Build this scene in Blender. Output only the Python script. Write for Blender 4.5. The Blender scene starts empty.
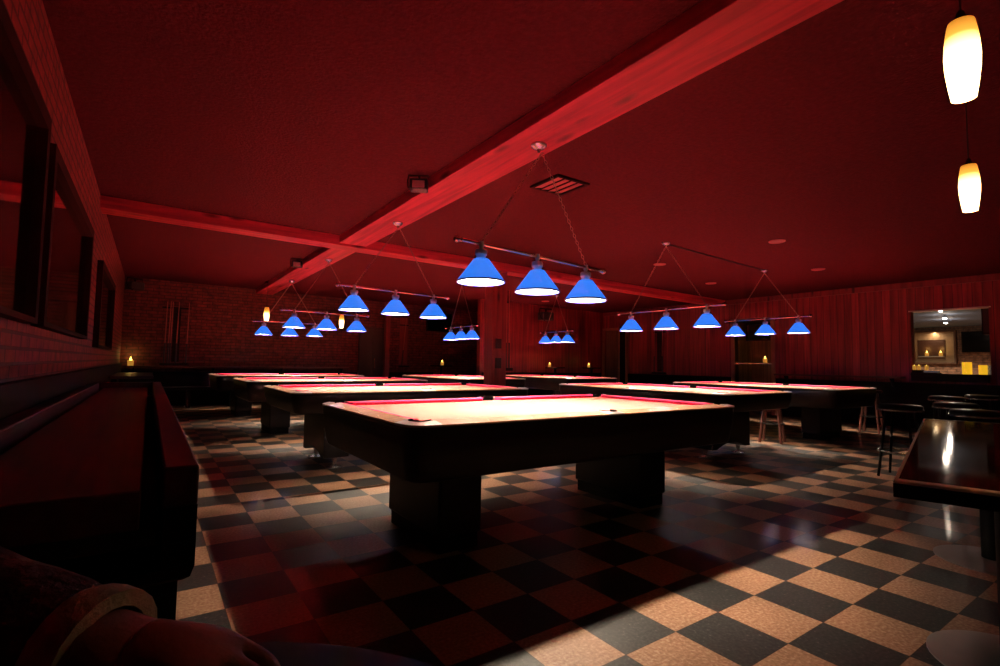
import bpy, bmesh, math, random
from mathutils import Vector, Matrix
random.seed(7)
S = bpy.context.scene
C = bpy.context.collection
PI = math.pi
T = 0.3048

# ------------------------------------------------------------------ helpers
class MB:
    def __init__(s): s.v = []; s.f = []; s.m = []
    def add(s, vs, fs, mi=0):
        n = len(s.v); s.v += [tuple(v) for v in vs]
        for f in fs: s.f.append([i + n for i in f]); s.m.append(mi)
    def box(s, x0, x1, y0, y1, z0, z1, mi=0):
        s.add([(x0,y0,z0),(x1,y0,z0),(x1,y1,z0),(x0,y1,z0),(x0,y0,z1),(x1,y0,z1),(x1,y1,z1),(x0,y1,z1)],
              [(3,2,1,0),(4,5,6,7),(0,1,5,4),(1,2,6,5),(2,3,7,6),(3,0,4,7)], mi); return s
    def tube(s, p0, p1, r0, r1=None, n=12, mi=0, caps=True):
        r1 = r0 if r1 is None else r1
        return s.path([p0, p1], [r0, r1], n, mi, caps)
    def path(s, pts, rs, n=12, mi=0, caps=True):
        pts = [Vector(p) for p in pts]
        if not isinstance(rs, (list, tuple)): rs = [rs] * len(pts)
        vs = []; a = None
        for i, p in enumerate(pts):
            t = (pts[min(i+1, len(pts)-1)] - pts[max(i-1, 0)]).normalized()
            if a is None:
                a = t.orthogonal().normalized()
            else:
                a = (a - t * a.dot(t)).normalized()
            b = t.cross(a)
            for k in range(n):
                w = 2*PI*k/n
                vs.append(p + (a*math.cos(w) + b*math.sin(w)) * rs[i])
        fs = [(i*n+k, i*n+(k+1) % n, (i+1)*n+(k+1) % n, (i+1)*n+k) for i in range(len(pts)-1) for k in range(n)]
        if caps:
            fs.append(tuple(range(n-1, -1, -1))); fs.append(tuple((len(pts)-1)*n + k for k in range(n)))
        s.add(vs, fs, mi); return s
    def lathe(s, prof, c=(0,0,0), n=24, mi=0, caps=True):
        vs = [(c[0]+r*math.cos(2*PI*k/n), c[1]+r*math.sin(2*PI*k/n), c[2]+z) for r, z in prof for k in range(n)]
        L = len(prof)
        fs = [(i*n+k, i*n+(k+1) % n, (i+1)*n+(k+1) % n, (i+1)*n+k) for i in range(L-1) for k in range(n)]
        if caps:
            fs.append(tuple(range(n-1, -1, -1))); fs.append(tuple((L-1)*n + k for k in range(n)))
        s.add(vs, fs, mi); return s
    def loft(s, rings, mi=0, caps=True):
        n = len(rings[0]); vs = [p for r in rings for p in r]
        fs = [(i*n+k, i*n+(k+1) % n, (i+1)*n+(k+1) % n, (i+1)*n+k) for i in range(len(rings)-1) for k in range(n)]
        if caps:
            fs.append(tuple(range(n-1, -1, -1))); fs.append(tuple((len(rings)-1)*n + k for k in range(n)))
        s.add(vs, fs, mi); return s
    def prism(s, poly, z0, z1, mi=0):
        return s.loft([[(x, y, z0) for x, y in poly], [(x, y, z1) for x, y in poly]], mi)
    def torus(s, c, ax, up, R1, R2, r, n=10, m=5, mi=0):
        c = Vector(c); ax = Vector(ax).normalized(); up = Vector(up).normalized()
        nn = ax.cross(up); vs = []
        for i in range(n):
            w = 2*PI*i/n; d = ax*math.cos(w)*R1 + up*math.sin(w)*R2; dd = d.normalized()
            for j in range(m):
                q = 2*PI*j/m
                vs.append(c + d + dd*math.cos(q)*r + nn*math.sin(q)*r)
        fs = [(i*m+j, ((i+1) % n)*m+j, ((i+1) % n)*m+(j+1) % m, i*m+(j+1) % m) for i in range(n) for j in range(m)]
        s.add(vs, fs, mi); return s
    def build(s, name, mats, parent=None, loc=(0,0,0), rot=(0,0,0), smooth=35, bevel=0):
        me = bpy.data.meshes.new(name); me.from_pydata(s.v, [], s.f)
        bm = bmesh.new(); bm.from_mesh(me)
        bmesh.ops.recalc_face_normals(bm, faces=bm.faces[:]); bm.to_mesh(me); bm.free()
        if not isinstance(mats, (list, tuple)): mats = [mats]
        for m in mats: me.materials.append(m)
        for p, i in zip(me.polygons, s.m): p.material_index = i
        if smooth:
            for p in me.polygons: p.use_smooth = True
            me.set_sharp_from_angle(angle=math.radians(smooth))
        o = bpy.data.objects.new(name, me); C.objects.link(o)
        o.location = loc; o.rotation_euler = rot
        if parent: o.parent = parent
        if bevel:
            b = o.modifiers.new('bevel', 'BEVEL'); b.width = bevel; b.segments = 2; b.limit_method = 'ANGLE'
        return o

def tag(o, label=None, cat=None, group=None, kind=None):
    if label: o['label'] = label
    if cat: o['category'] = cat
    if group: o['group'] = group
    if kind: o['kind'] = kind
    return o
def thing(name, label, cat, loc=(0,0,0), rz=0, group=None):
    o = bpy.data.objects.new(name, None); C.objects.link(o)
    o.location = loc; o.rotation_euler = (0, 0, rz); o.empty_display_size = .1
    return tag(o, label, cat, group)
def struct(name, mb, mat, **k):
    return tag(mb.build(name, mat, smooth=0, **k), kind='structure')
def copy_tree(o, parent=None):
    c = o.copy(); C.objects.link(c)
    if parent: c.parent = parent
    for ch in o.children: copy_tree(ch, c)
    return c
def rrect(a, b, r, n=6):
    out = []
    for cx, cy, w0 in ((a-r, b-r, 0), (-a+r, b-r, PI/2), (-a+r, -b+r, PI), (a-r, -b+r, 1.5*PI)):
        for k in range(n+1):
            w = w0 + PI/2*k/n; out.append((cx + r*math.cos(w), cy + r*math.sin(w)))
    return out

# ------------------------------------------------------------------ materials
def mat(name, col, rough=.5, metal=0, spec=.5, emit=None, estr=0, coat=0, noise=None, bump=0, bscale=60, nscale=8):
    m = bpy.data.materials.new(name); m.use_nodes = True
    N = m.node_tree.nodes; L = m.node_tree.links; b = N['Principled BSDF']
    b.inputs['Base Color'].default_value = (*col, 1); b.inputs['Roughness'].default_value = rough
    b.inputs['Metallic'].default_value = metal; b.inputs['Specular IOR Level'].default_value = spec
    b.inputs['Coat Weight'].default_value = coat; b.inputs['Coat Roughness'].default_value = .08
    if emit: b.inputs['Emission Color'].default_value = (*emit, 1); b.inputs['Emission Strength'].default_value = estr
    tc = N.new('ShaderNodeTexCoord')
    nz = N.new('ShaderNodeTexNoise'); nz.inputs['Scale'].default_value = nscale; nz.inputs['Detail'].default_value = 5
    L.new(tc.outputs['Object'], nz.inputs['Vector'])
    mx = N.new('ShaderNodeMix'); mx.data_type = 'RGBA'
    k = .18 if noise is None else noise
    mx.inputs['A'].default_value = (*[max(0, c*(1-k)) for c in col], 1)
    mx.inputs['B'].default_value = (*[min(1, c*(1+k)) for c in col], 1)
    L.new(nz.outputs['Fac'], mx.inputs['Factor']); L.new(mx.outputs['Result'], b.inputs['Base Color'])
    if bump:
        n2 = N.new('ShaderNodeTexNoise'); n2.inputs['Scale'].default_value = bscale; n2.inputs['Detail'].default_value = 4
        L.new(tc.outputs['Object'], n2.inputs['Vector'])
        bp = N.new('ShaderNodeBump'); bp.inputs['Strength'].default_value = bump; bp.inputs['Distance'].default_value = .02
        L.new(n2.outputs['Fac'], bp.inputs['Height']); L.new(bp.outputs['Normal'], b.inputs['Normal'])
    return m

def axes_vec(N, L, ax):
    tc = N.new('ShaderNodeTexCoord'); sp = N.new('ShaderNodeSeparateXYZ'); cb = N.new('ShaderNodeCombineXYZ')
    L.new(tc.outputs['Object'], sp.inputs[0])
    for i, a in enumerate(ax): L.new(sp.outputs['XYZ'.index(a)], cb.inputs[i])
    return cb.outputs[0], tc
def brick_mat(name, ax, c1, c2, mortar, bw, rh, ms, rough=.7, bump=.6, off=.5, grain=None):
    m = bpy.data.materials.new(name); m.use_nodes = True
    N = m.node_tree.nodes; L = m.node_tree.links; b = N['Principled BSDF']; b.inputs['Roughness'].default_value = rough
    v, tc = axes_vec(N, L, ax)
    t = N.new('ShaderNodeTexBrick'); t.inputs['Scale'].default_value = 1
    t.inputs['Brick Width'].default_value = bw; t.inputs['Row Height'].default_value = rh
    t.inputs['Mortar Size'].default_value = ms; t.inputs['Mortar Smooth'].default_value = .2; t.offset = off
    t.inputs['Color1'].default_value = (*c1, 1); t.inputs['Color2'].default_value = (*c2, 1); t.inputs['Mortar'].default_value = (*mortar, 1)
    L.new(v, t.inputs['Vector'])
    nz = N.new('ShaderNodeTexNoise'); nz.inputs['Detail'].default_value = 6
    if grain:
        mp = N.new('ShaderNodeMapping'); mp.inputs['Scale'].default_value = grain
        L.new(v, mp.inputs['Vector']); L.new(mp.outputs[0], nz.inputs['Vector']); nz.inputs['Scale'].default_value = 1
    else:
        nz.inputs['Scale'].default_value = 9; L.new(tc.outputs['Object'], nz.inputs['Vector'])
    cr = N.new('ShaderNodeValToRGB'); cr.color_ramp.elements[0].position = .3; cr.color_ramp.elements[0].color = (.35,.35,.35,1)
    cr.color_ramp.elements[1].position = .7; cr.color_ramp.elements[1].color = (1,1,1,1)
    L.new(nz.outputs['Fac'], cr.inputs['Fac'])
    mx = N.new('ShaderNodeMix'); mx.data_type = 'RGBA'; mx.blend_type = 'MULTIPLY'; mx.inputs['Factor'].default_value = 1
    L.new(t.outputs['Color'], mx.inputs['A']); L.new(cr.outputs['Color'], mx.inputs['B'])
    L.new(mx.outputs['Result'], b.inputs['Base Color'])
    bp = N.new('ShaderNodeBump'); bp.inputs['Strength'].default_value = bump; bp.inputs['Distance'].default_value = .01; bp.invert = True
    L.new(t.outputs['Fac'], bp.inputs['Height']); L.new(bp.outputs['Normal'], b.inputs['Normal'])
    return m
def wood_mat(name, c1, c2, grain, rough=.4, coat=0, spec=.5, knots=True):
    """grain = mapping scale of the streaks (small along the grain)"""
    m = bpy.data.materials.new(name); m.use_nodes = True
    N = m.node_tree.nodes; L = m.node_tree.links; b = N['Principled BSDF']
    b.inputs['Roughness'].default_value = rough; b.inputs['Coat Weight'].default_value = coat; b.inputs['Coat Roughness'].default_value = .06
    b.inputs['Specular IOR Level'].default_value = spec
    tc = N.new('ShaderNodeTexCoord'); mp = N.new('ShaderNodeMapping'); mp.inputs['Scale'].default_value = grain
    L.new(tc.outputs['Object'], mp.inputs['Vector'])
    nz = N.new('ShaderNodeTexNoise'); nz.inputs['Scale'].default_value = 1; nz.inputs['Detail'].default_value = 7; nz.inputs['Distortion'].default_value = .6
    L.new(mp.outputs[0], nz.inputs['Vector'])
    cr = N.new('ShaderNodeValToRGB'); e = cr.color_ramp.elements
    e[0].position = .32; e[0].color = (*c1, 1); e[1].position = .62; e[1].color = (*c2, 1)
    L.new(nz.outputs['Fac'], cr.inputs['Fac'])
    out = cr.outputs['Color']
    if knots:
        vo = N.new('ShaderNodeTexVoronoi'); vo.inputs['Scale'].default_value = 1
        m2 = N.new('ShaderNodeMapping'); m2.inputs['Scale'].default_value = [max(1.6, min(g, 5)) for g in grain]
        L.new(tc.outputs['Object'], m2.inputs['Vector']); L.new(m2.outputs[0], vo.inputs['Vector'])
        kr = N.new('ShaderNodeValToRGB'); kr.color_ramp.elements[0].position = .06; kr.color_ramp.elements[0].color = (.25,.2,.2,1)
        kr.color_ramp.elements[1].position = .2; kr.color_ramp.elements[1].color = (1,1,1,1)
        L.new(vo.outputs['Distance'], kr.inputs['Fac'])
        mx = N.new('ShaderNodeMix'); mx.data_type = 'RGBA'; mx.blend_type = 'MULTIPLY'; mx.inputs['Factor'].default_value = 1
        L.new(out, mx.inputs['A']); L.new(kr.outputs['Color'], mx.inputs['B']); out = mx.outputs['Result']
    L.new(out, b.inputs['Base Color'])
    return m

def floor_mat():
    m = bpy.data.materials.new('checker_vinyl'); m.use_nodes = True
    N = m.node_tree.nodes; L = m.node_tree.links; b = N['Principled BSDF']
    tc = N.new('ShaderNodeTexCoord'); mp = N.new('ShaderNodeMapping')
    mp.inputs['Location'].default_value = (-1.8514/T, -1.6625/T, .5); mp.inputs['Scale'].default_value = (1/T, 1/T, 1/T)
    L.new(tc.outputs['Object'], mp.inputs['Vector'])
    ck = N.new('ShaderNodeTexChecker'); ck.inputs['Scale'].default_value = 1
    L.new(mp.outputs[0], ck.inputs['Vector'])
    # speckle of vinyl composition tile
    sp = N.new('ShaderNodeTexNoise'); sp.inputs['Scale'].default_value = 70; sp.inputs['Detail'].default_value = 3
    L.new(tc.outputs['Object'], sp.inputs['Vector'])
    def ramp(stops):
        r = N.new('ShaderNodeValToRGB'); e = r.color_ramp.elements
        e[0].position, e[0].color = stops[0][0], (*stops[0][1], 1); e[1].position, e[1].color = stops[1][0], (*stops[1][1], 1)
        for q, c in stops[2:]:
            k = e.new(q); k.color = (*c, 1)
        L.new(sp.outputs['Fac'], r.inputs['Fac']); return r.outputs['Color']
    dark = ramp([(.40, (.022,.022,.024)), (.66, (.05,.048,.046)), (.72, (.13,.12,.10))])
    tan = ramp([(.36, (.30,.150,.088)), (.56, (.42,.235,.145)), (.70, (.54,.35,.235))])
    mx = N.new('ShaderNodeMix'); mx.data_type = 'RGBA'
    L.new(ck.outputs['Fac'], mx.inputs['Factor']); L.new(dark, mx.inputs['A']); L.new(tan, mx.inputs['B'])
    # thin seams between the tiles
    br = N.new('ShaderNodeTexBrick'); br.offset = 0; br.inputs['Scale'].default_value = 1
    br.inputs['Brick Width'].default_value = 1; br.inputs['Row Height'].default_value = 1; br.inputs['Mortar Size'].default_value = .006
    br.inputs['Color1'].default_value = br.inputs['Color2'].default_value = (1,1,1,1); br.inputs['Mortar'].default_value = (.35,.3,.28,1)
    L.new(mp.outputs[0], br.inputs['Vector'])
    # scuffs
    sc = N.new('ShaderNodeTexNoise'); sc.inputs['Scale'].default_value = 2.2; sc.inputs['Detail'].default_value = 8
    L.new(tc.outputs['Object'], sc.inputs['Vector'])
    sr = N.new('ShaderNodeValToRGB'); sr.color_ramp.elements[0].position = .3; sr.color_ramp.elements[0].color = (.72,.72,.72,1); sr.color_ramp.elements[1].position = .7
    L.new(sc.outputs['Fac'], sr.inputs['Fac'])
    m1 = N.new('ShaderNodeMix'); m1.data_type = 'RGBA'; m1.blend_type = 'MULTIPLY'; m1.inputs['Factor'].default_value = 1
    L.new(mx.outputs['Result'], m1.inputs['A']); L.new(br.outputs['Color'], m1.inputs['B'])
    m2 = N.new('ShaderNodeMix'); m2.data_type = 'RGBA'; m2.blend_type = 'MULTIPLY'; m2.inputs['Factor'].default_value = 1
    L.new(m1.outputs['Result'], m2.inputs['A']); L.new(sr.outputs['Color'], m2.inputs['B'])
    L.new(m2.outputs['Result'], b.inputs['Base Color'])
    rr = N.new('ShaderNodeMapRange'); rr.inputs['To Min'].default_value = .34; rr.inputs['To Max'].default_value = .50
    L.new(sc.outputs['Fac'], rr.inputs['Value']); L.new(rr.outputs[0], b.inputs['Roughness'])
    b.inputs['Specular IOR Level'].default_value = .20; b.inputs['Coat Weight'].default_value = .22; b.inputs['Coat Roughness'].default_value = .11
    n2 = N.new('ShaderNodeTexNoise'); n2.inputs['Scale'].default_value = 14; n2.inputs['Detail'].default_value = 6
    L.new(tc.outputs['Object'], n2.inputs['Vector'])
    bp = N.new('ShaderNodeBump'); bp.inputs['Strength'].default_value = .12; bp.inputs['Distance'].default_value = .01
    L.new(n2.outputs['Fac'], bp.inputs['Height']); L.new(bp.outputs['Normal'], b.inputs['Normal'])
    return m

M = {}
M['floor'] = floor_mat()
M['ceiling'] = mat('stucco_ceiling', (.064,.0085,.014), .95, spec=.1, noise=.45, bump=.5, bscale=45, nscale=30)
M['brick'] = brick_mat('painted_brick', 'YZX', (.30,.036,.036), (.25,.028,.029), (.08,.014,.014), .22, .076, .010)
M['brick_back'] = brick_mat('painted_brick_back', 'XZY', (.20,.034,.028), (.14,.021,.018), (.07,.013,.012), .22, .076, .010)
M['planks'] = brick_mat('plank_wall', 'ZYX', (.44,.044,.058), (.22,.020,.028), (.03,.006,.006), 9, .135, .004, .55, .4, .37, (.8, 14, 14))
M['planks_back'] = brick_mat('plank_wall_back', 'ZXY', (.44,.044,.058), (.22,.020,.028), (.03,.006,.006), 9, .135, .004, .55, .4, .37, (.8, 14, 14))
M['planks_niche'] = brick_mat('plank_niche', 'ZYX', (.34,.19,.10), (.24,.12,.06), (.04,.02,.01), 9, .11, .004, .55, .4, .37, (.8, 14, 14))
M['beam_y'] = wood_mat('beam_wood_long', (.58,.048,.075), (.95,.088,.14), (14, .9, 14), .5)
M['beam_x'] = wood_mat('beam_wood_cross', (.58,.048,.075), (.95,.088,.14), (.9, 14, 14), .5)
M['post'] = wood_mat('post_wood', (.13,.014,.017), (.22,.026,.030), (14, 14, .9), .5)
M['dark_wood'] = wood_mat('dark_wood', (.009,.004,.004), (.02,.009,.008), (3, 20, 20), .5, spec=.2, knots=False)
M['black'] = mat('black_laminate', (.008,.006,.006), .42, spec=.22)
M['matte_black'] = mat('matte_black', (.005,.004,.004), .65, spec=.15)
M['apron'] = wood_mat('table_apron', (.008,.005,.005), (.020,.009,.008), (2, 18, 18), .42, coat=0, spec=.18, knots=False)
M['rail'] = wood_mat('table_rail', (.48,.23,.13), (.64,.35,.21), (3, 22, 22), .32, coat=.5, knots=False)
M['bed'] = mat('overlit_cloth_bed', (.90,.175,.15), .85, spec=.15, noise=.06, bump=.05, bscale=300)  # overexposure put into the colour: paler copy of the cushion cloth
M['cushion'] = mat('table_cloth_cushion', (.72,.035,.15), .85, spec=.15, noise=.06)
M['leather'] = mat('pocket_leather_and_hole', (.0015,.001,.001), .9, spec=.0)
M['casting'] = mat('aluminium_casting', (.66,.60,.60), .30, metal=.55, spec=.8)
M['chrome'] = mat('chrome', (.80,.78,.76), .22, metal=.75, noise=.03)
M['brass'] = mat('brass', (.75,.50,.18), .25, metal=1, noise=.05)
M['sight'] = mat('pearl_sight', (.85,.82,.75), .3)
M['nickel'] = mat('satin_nickel', (.92,.88,.84), .40, metal=.25, noise=.03)
M['bar_metal'] = mat('lamp_bar_metal', (.80,.55,.50), .22, metal=1, noise=.05)
M['chain'] = mat('chain_metal', (.50,.36,.30), .35, metal=1)
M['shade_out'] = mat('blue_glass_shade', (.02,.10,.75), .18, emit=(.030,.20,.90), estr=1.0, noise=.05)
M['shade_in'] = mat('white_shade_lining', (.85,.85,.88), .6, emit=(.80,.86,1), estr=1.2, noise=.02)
M['shade_rim'] = mat('navy_shade_rim', (.01,.02,.30), .3)
M['bulb'] = mat('frosted_bulb', (.9,.9,.9), .5, emit=(1,.80,.58), estr=8800)
def pendant_mat():
    m = bpy.data.materials.new('amber_glass'); m.use_nodes = True
    N = m.node_tree.nodes; L = m.node_tree.links; b = N['Principled BSDF']
    b.inputs['Base Color'].default_value = (.8,.5,.2,1); b.inputs['Roughness'].default_value = .3
    tc = N.new('ShaderNodeTexCoord'); sp = N.new('ShaderNodeSeparateXYZ'); L.new(tc.outputs['Object'], sp.inputs[0])
    mr = N.new('ShaderNodeMapRange'); mr.inputs['From Max'].default_value = .28; L.new(sp.outputs['Z'], mr.inputs['Value'])
    cr = N.new('ShaderNodeValToRGB'); e = cr.color_ramp.elements
    e[0].position = 0; e[0].color = (1,.74,.36,1); e[1].position = .55; e[1].color = (1,.62,.22,1)
    k = e.new(.80); k.color = (.20,.085,.010,1); k = e.new(1.0); k.color = (.085,.028,.002,1)
    L.new(mr.outputs[0], cr.inputs['Fac']); L.new(cr.outputs['Color'], b.inputs['Emission Color'])
    b.inputs['Emission Strength'].default_value = 7
    return m
M['pend'] = pendant_mat(); M['pend_top'] = M['pend']
M['flame'] = mat('candle_flame', (1,.8,.4), .5, emit=(1,.62,.10), estr=5, noise=.02)
M['candle_glass'] = mat('amber_candle_glass', (.8,.45,.05), .3, emit=(1,.52,.02), estr=.8, noise=.05)
M['wax'] = mat('wax_cup', (.5,.3,.12), .5, emit=(1,.45,.06), estr=.35)
M['mirror'] = mat('mirror_glass', (.55,.50,.48), .06, metal=1, noise=.05)
M['frame'] = mat('dark_frame', (.022,.008,.007), .7, spec=.04)
M['grille'] = mat('redlit_vent_metal', (.95,.22,.25), .45)  # red of the bounced light put into the metal's colour
M['speaker_face'] = mat('redlit_speaker_grille', (.98,.40,.42), .6)  # red light falling on the speaker faces is mixed into this colour
M['screen'] = mat('tv_screen', (.006,.006,.007), .12)
M['table_top'] = wood_mat('bar_table_top', (.020,.006,.005), (.055,.016,.011), (2, 26, 26), .5, coat=.35, spec=0, knots=False)
M['edge'] = mat('aluminium_edge', (.92,.86,.76), .38, metal=.5)
M['base_disc'] = mat('brushed_base', (.42,.40,.38), .42, metal=.6)
M['stool_wood'] = wood_mat('stool_wood', (.045,.012,.009), (.08,.02,.014), (16, 16, 2), .4, coat=0, knots=False)
M['seat'] = mat('black_vinyl_seat', (.008,.006,.006), .3, spec=.3)
M['shuffle_bed'] = wood_mat('shuffleboard_bed', (.085,.020,.018), (.13,.032,.026), (30, 1.5, 30), .5, knots=False)
M['shuffle_rail'] = wood_mat('shuffleboard_rail', (.055,.016,.022), (.095,.028,.036), (24, 2, 24), .4, coat=0, knots=False)
M['shuffle_black'] = mat('carpeted_gutter', (.012,.010,.010), .9)
M['skin'] = mat('skin', (.42,.20,.14), .55, noise=.08, bump=.1, bscale=220)
M['sleeve'] = mat('dark_sleeve', (.10,.045,.045), .9, noise=.3, bump=.4, bscale=90)
M['cuff'] = mat('pale_cuff', (.80,.74,.58), .8, noise=.1, bump=.2, bscale=160)
M['bar_brick'] = brick_mat('bar_brick', 'YZX', (.62,.36,.24), (.50,.27,.18), (.34,.24,.18), .22, .076, .012)
M['bar_ceiling'] = mat('bar_ceiling_paint', (.085,.12,.19), .8)
M['bar_panel'] = mat('tan_panel', (.42,.29,.18), .5)
M['bar_panel_dark'] = mat('brown_board', (.08,.035,.025), .5)
M['spot'] = mat('spot_glow', (1,1,1), .5, emit=(1,.97,.92), estr=14)
M['blue_glass'] = mat('glowing_blue_glass', (.45,.58,.70), .15, emit=(.45,.6,.8), estr=.04)  # faint glow put into tumbler and cloths, neither of them a lamp
M['door'] = mat('dark_door', (.030,.014,.010), .5)
M['door_brown'] = wood_mat('brown_door', (.10,.05,.028), (.16,.085,.05), (14, 14, 1), .5, knots=False)
M['door_trim'] = mat('door_trim_paint', (.30,.14,.08), .5)
M['wainscot'] = mat('dark_wainscot', (.007,.004,.004), .75, spec=.12)
M['ledge'] = mat('ledge_wood', (.10,.028,.024), .45, spec=.3)
M['recess_ring'] = mat('recess_light_trim', (.42,.16,.16), .5)
M['cord'] = mat('black_cord', (.01,.008,.008), .6)
M['outlet'] = mat('black_box', (.010,.008,.008), .6)
M['cue'] = wood_mat('cue_shaft', (.30,.06,.05), (.42,.10,.08), (20, 20, 1), .35, coat=0, knots=False)
M['cue_butt'] = mat('cue_butt', (.02,.012,.012), .3)
M['cymat'] = mat('floor_disc', (.5,.5,.5), .3)

# ------------------------------------------------------------------ room
WL, WR, WB, WF = -.545, 12.0, 14.2, -3.2
SL = -.012
def zc(x): return 2.911 + SL*(x - 2.36)
def zb(x): return 2.772 + SL*(x - 2.36)
struct('floor', MB().box(WL-.2, WR+10.2, WF-.2, WB+.2, -.1, 0), M['floor'])
mb = MB(); x0, x1 = WL-.2, WR+.15
mb.add([(x0,WF-.2,zc(x0)),(x1,WF-.2,zc(x1)),(x1,WB+.2,zc(x1)),(x0,WB+.2,zc(x0)),
        (x0,WF-.2,zc(x0)+.1),(x1,WF-.2,zc(x1)+.1),(x1,WB+.2,zc(x1)+.1),(x0,WB+.2,zc(x0)+.1)],
       [(0,1,2,3),(7,6,5,4),(4,5,1,0),(5,6,2,1),(6,7,3,2),(7,4,0,3)])
struct('ceiling', mb, M['ceiling'])
struct('wall_left', MB().box(WL-.2, WL, WF, WB, 0, 3.0), M['brick'])
struct('wall_back', MB().box(WL, 12.15, WB, WB+.2, 0, 3.0), M['brick_back'])
struct('wall_front', MB().box(WL-.2, WR+.15, WF-.2, WF, 0, 3.0), M['planks_back'])
# plank partition in the far right corner (front face y = 11.5)
PX = 7.36
struct('wall_partition', MB().box(PX, WR, 11.5, 11.62, 0, zc(PX)), M['planks_back'])
struct('trim_1', MB().box(PX-.07, PX, 11.47, 11.63, 0, zc(PX)-.01), M['post'])
# right wall with a bar opening, a niche and a doorway near the corner
O1 = (2.36, 3.46, 1.00, 2.235)     # bar opening y0,y1,z0,z1
O2 = (6.12, 7.02, .0, 2.30)        # niche
O3 = (10.78, 11.40, 0, 2.22)       # doorway
mb = MB(); W0, W1, H = WR, WR+.15, 2.86
mb.box(W0, W1, WF, O1[0], 0, H).box(W0, W1, O1[0], O1[1], 0, O1[2]).box(W0, W1, O1[0], O1[1], O1[3], H)
mb.box(W0, W1, O1[1], O2[0], 0, H).box(W0, W1, O2[0], O2[1], O2[3], H)
mb.box(W0, W1, O2[1], O3[0], 0, H).box(W0, W1, O3[0], O3[1], O3[3], H).box(W0, W1, O3[1], 11.6, 0, H)
struct('wall_right', mb, M['planks'])
# the niche behind the opening
struct('wall_niche', MB().box(WR+.75, WR+.85, O2[0]-.1, O2[1]+.1, 0, 2.4), M['planks_niche'])
struct('trim_9', MB().box(WR+.15, WR+.75, O2[0]-.1, O2[0], 0, 2.4), M['planks_niche'])
struct('trim_10', MB().box(WR+.15, WR+.75, O2[1], O2[1]+.1, 0, 2.4), M['planks_niche'])
struct('trim_11', MB().box(WR+.15, WR+.75, O2[0], O2[1], 2.3, 2.4), M['planks_niche'])
struct('trim_2', MB().box(WR-.03, WR, O2[1], O2[1]+.09, 0, O2[3]).box(WR-.03, WR, O2[0]-.09, O2[0], 0, O2[3]), M['door_trim'])
# door in the right wall by the corner
d = thing('door_1', None, None); d['kind'] = 'structure'; d.location = (WR+.06, 11.09, 0)
MB().box(-.02, .03, -.31, .31, 0.01, 2.2).box(-.03, -.02, -.22, .22, 1.2, 2.05).box(-.03, -.02, -.22, .22, .2, 1.05).build('door_panel', M['door_brown'], d)
MB().lathe([(.0,.0),(.03,.005),(.03,.03),(0,.04)], n=12).build('door_knob', M['brass'], d, loc=(-.03, -.25, 1.0), rot=(0, -PI/2, 0))
MB().box(-.09, -.06, .31, .40, 0, 2.28).box(-.09, -.06, -.40, -.31, 0, 2.28).box(-.09, -.06, -.31, .31, 2.2, 2.28).build('door_frame', M['door_trim'], d)
# dark double door in the back brick wall
d = thing('door_2', None, None); d['kind'] = 'structure'; d.location = (5.30, WB, 0)
MB().box(-.33, .0, -.05, -.01, 0.01, 2.03).box(.004, .33, -.05, -.01, .01, 2.03).build('door_panel', M['door'], d)
MB().box(-.40, -.33, -.07, -.01, 0, 2.1).box(.33, .40, -.07, -.01, 0, 2.1).box(-.33, .33, -.07, -.01, 2.03, 2.1).build('door_frame', M['door'], d)
MB().tube((.05,-.10,.9), (.05,-.10,1.2), .012).tube((.05,-.10,.92),(.05,-.05,.92),.008).tube((.05,-.10,1.18),(.05,-.05,1.18),.008).build('door_handle', M['brass'], d)
struct('trim_12', MB().box(WR-.10, WR, 10.47, 10.70, 0, 2.30), M['wainscot'])
struct('trim_13', MB().box(WR-.105, WR-.0, 10.435, 10.469, 0, 2.30).box(WR-.105, WR, 10.701, 10.735, 0, 2.30), M['door_trim'])
# dark wainscots and ledges
struct('trim_3', MB().box(WL, WL+.03, WF, WB, 0, .95).box(WL, WL+.05, WF, WB, .95, .98), M['wainscot'])
struct('trim_4', MB().box(WL+.04, 4.88, WB-.03, WB, 0, .80).box(5.72, 7.3, WB-.03, WB, 0, .80), M['wainscot'])
struct('trim_5', MB().box(WR-.03, WR, 7.12, 10.68, 0, .86).box(WR-.03, WR, O1[1], 6.02, 0, .86).box(WR-.03, WR, O1[0], O1[1], 0, .86).box(WR-.03, WR, WF, O1[0], 0, .86), M['wainscot'])
struct('trim_6', MB().box(PX, WR-.1, 11.47, 11.5, 0, .86), M['wainscot'])
struct('trim_7', MB().box(WR-.05, WR, -2, O1[1]+2.55, zc(WR)-.12, zc(WR)-.005).box(WR-.05, WR, 6.03, 11.45, zc(WR)-.12, zc(WR)-.005), M['post'])

def bracket(t, P, dd, z):
    mb = MB()
    mb.add([P(0,-.015,z-.04),P(dd,-.015,z-.04),P(0,-.015,z-.20),P(0,.015,z-.04),P(dd,.015,z-.04),P(0,.015,z-.20)],
           [(0,1,2),(5,4,3),(0,3,4,1),(1,4,5,2),(2,5,3,0)])
    mb.build('bracket', M['matte_black'], t)
def ledge(name, label, x0, x1, y0, y1, z, dirx, diry):
    t = thing(name, label, 'ledge', ((x0+x1)/2, (y0+y1)/2, 0))
    hx, hy = (x1-x0)/2, (y1-y0)/2
    MB().box(-hx, hx, -hy, hy, z-.04, z).build('shelf_board', M['ledge'], t, bevel=.006)
    L = max(hx, hy)*2; n = max(2, int(L/1.2))
    for i in range(n):
        q = -L/2 + .2 + (L-.4)*i/(n-1)
        P = (lambda d, w, z: (hx*dirx - dirx*d, q+w, z)) if dirx else (lambda d, w, z: (q+w, hy*diry - diry*d, z))
        dd = (hx if dirx else hy)*1.4
        bracket(t, P, dd, z)
    return t
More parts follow.
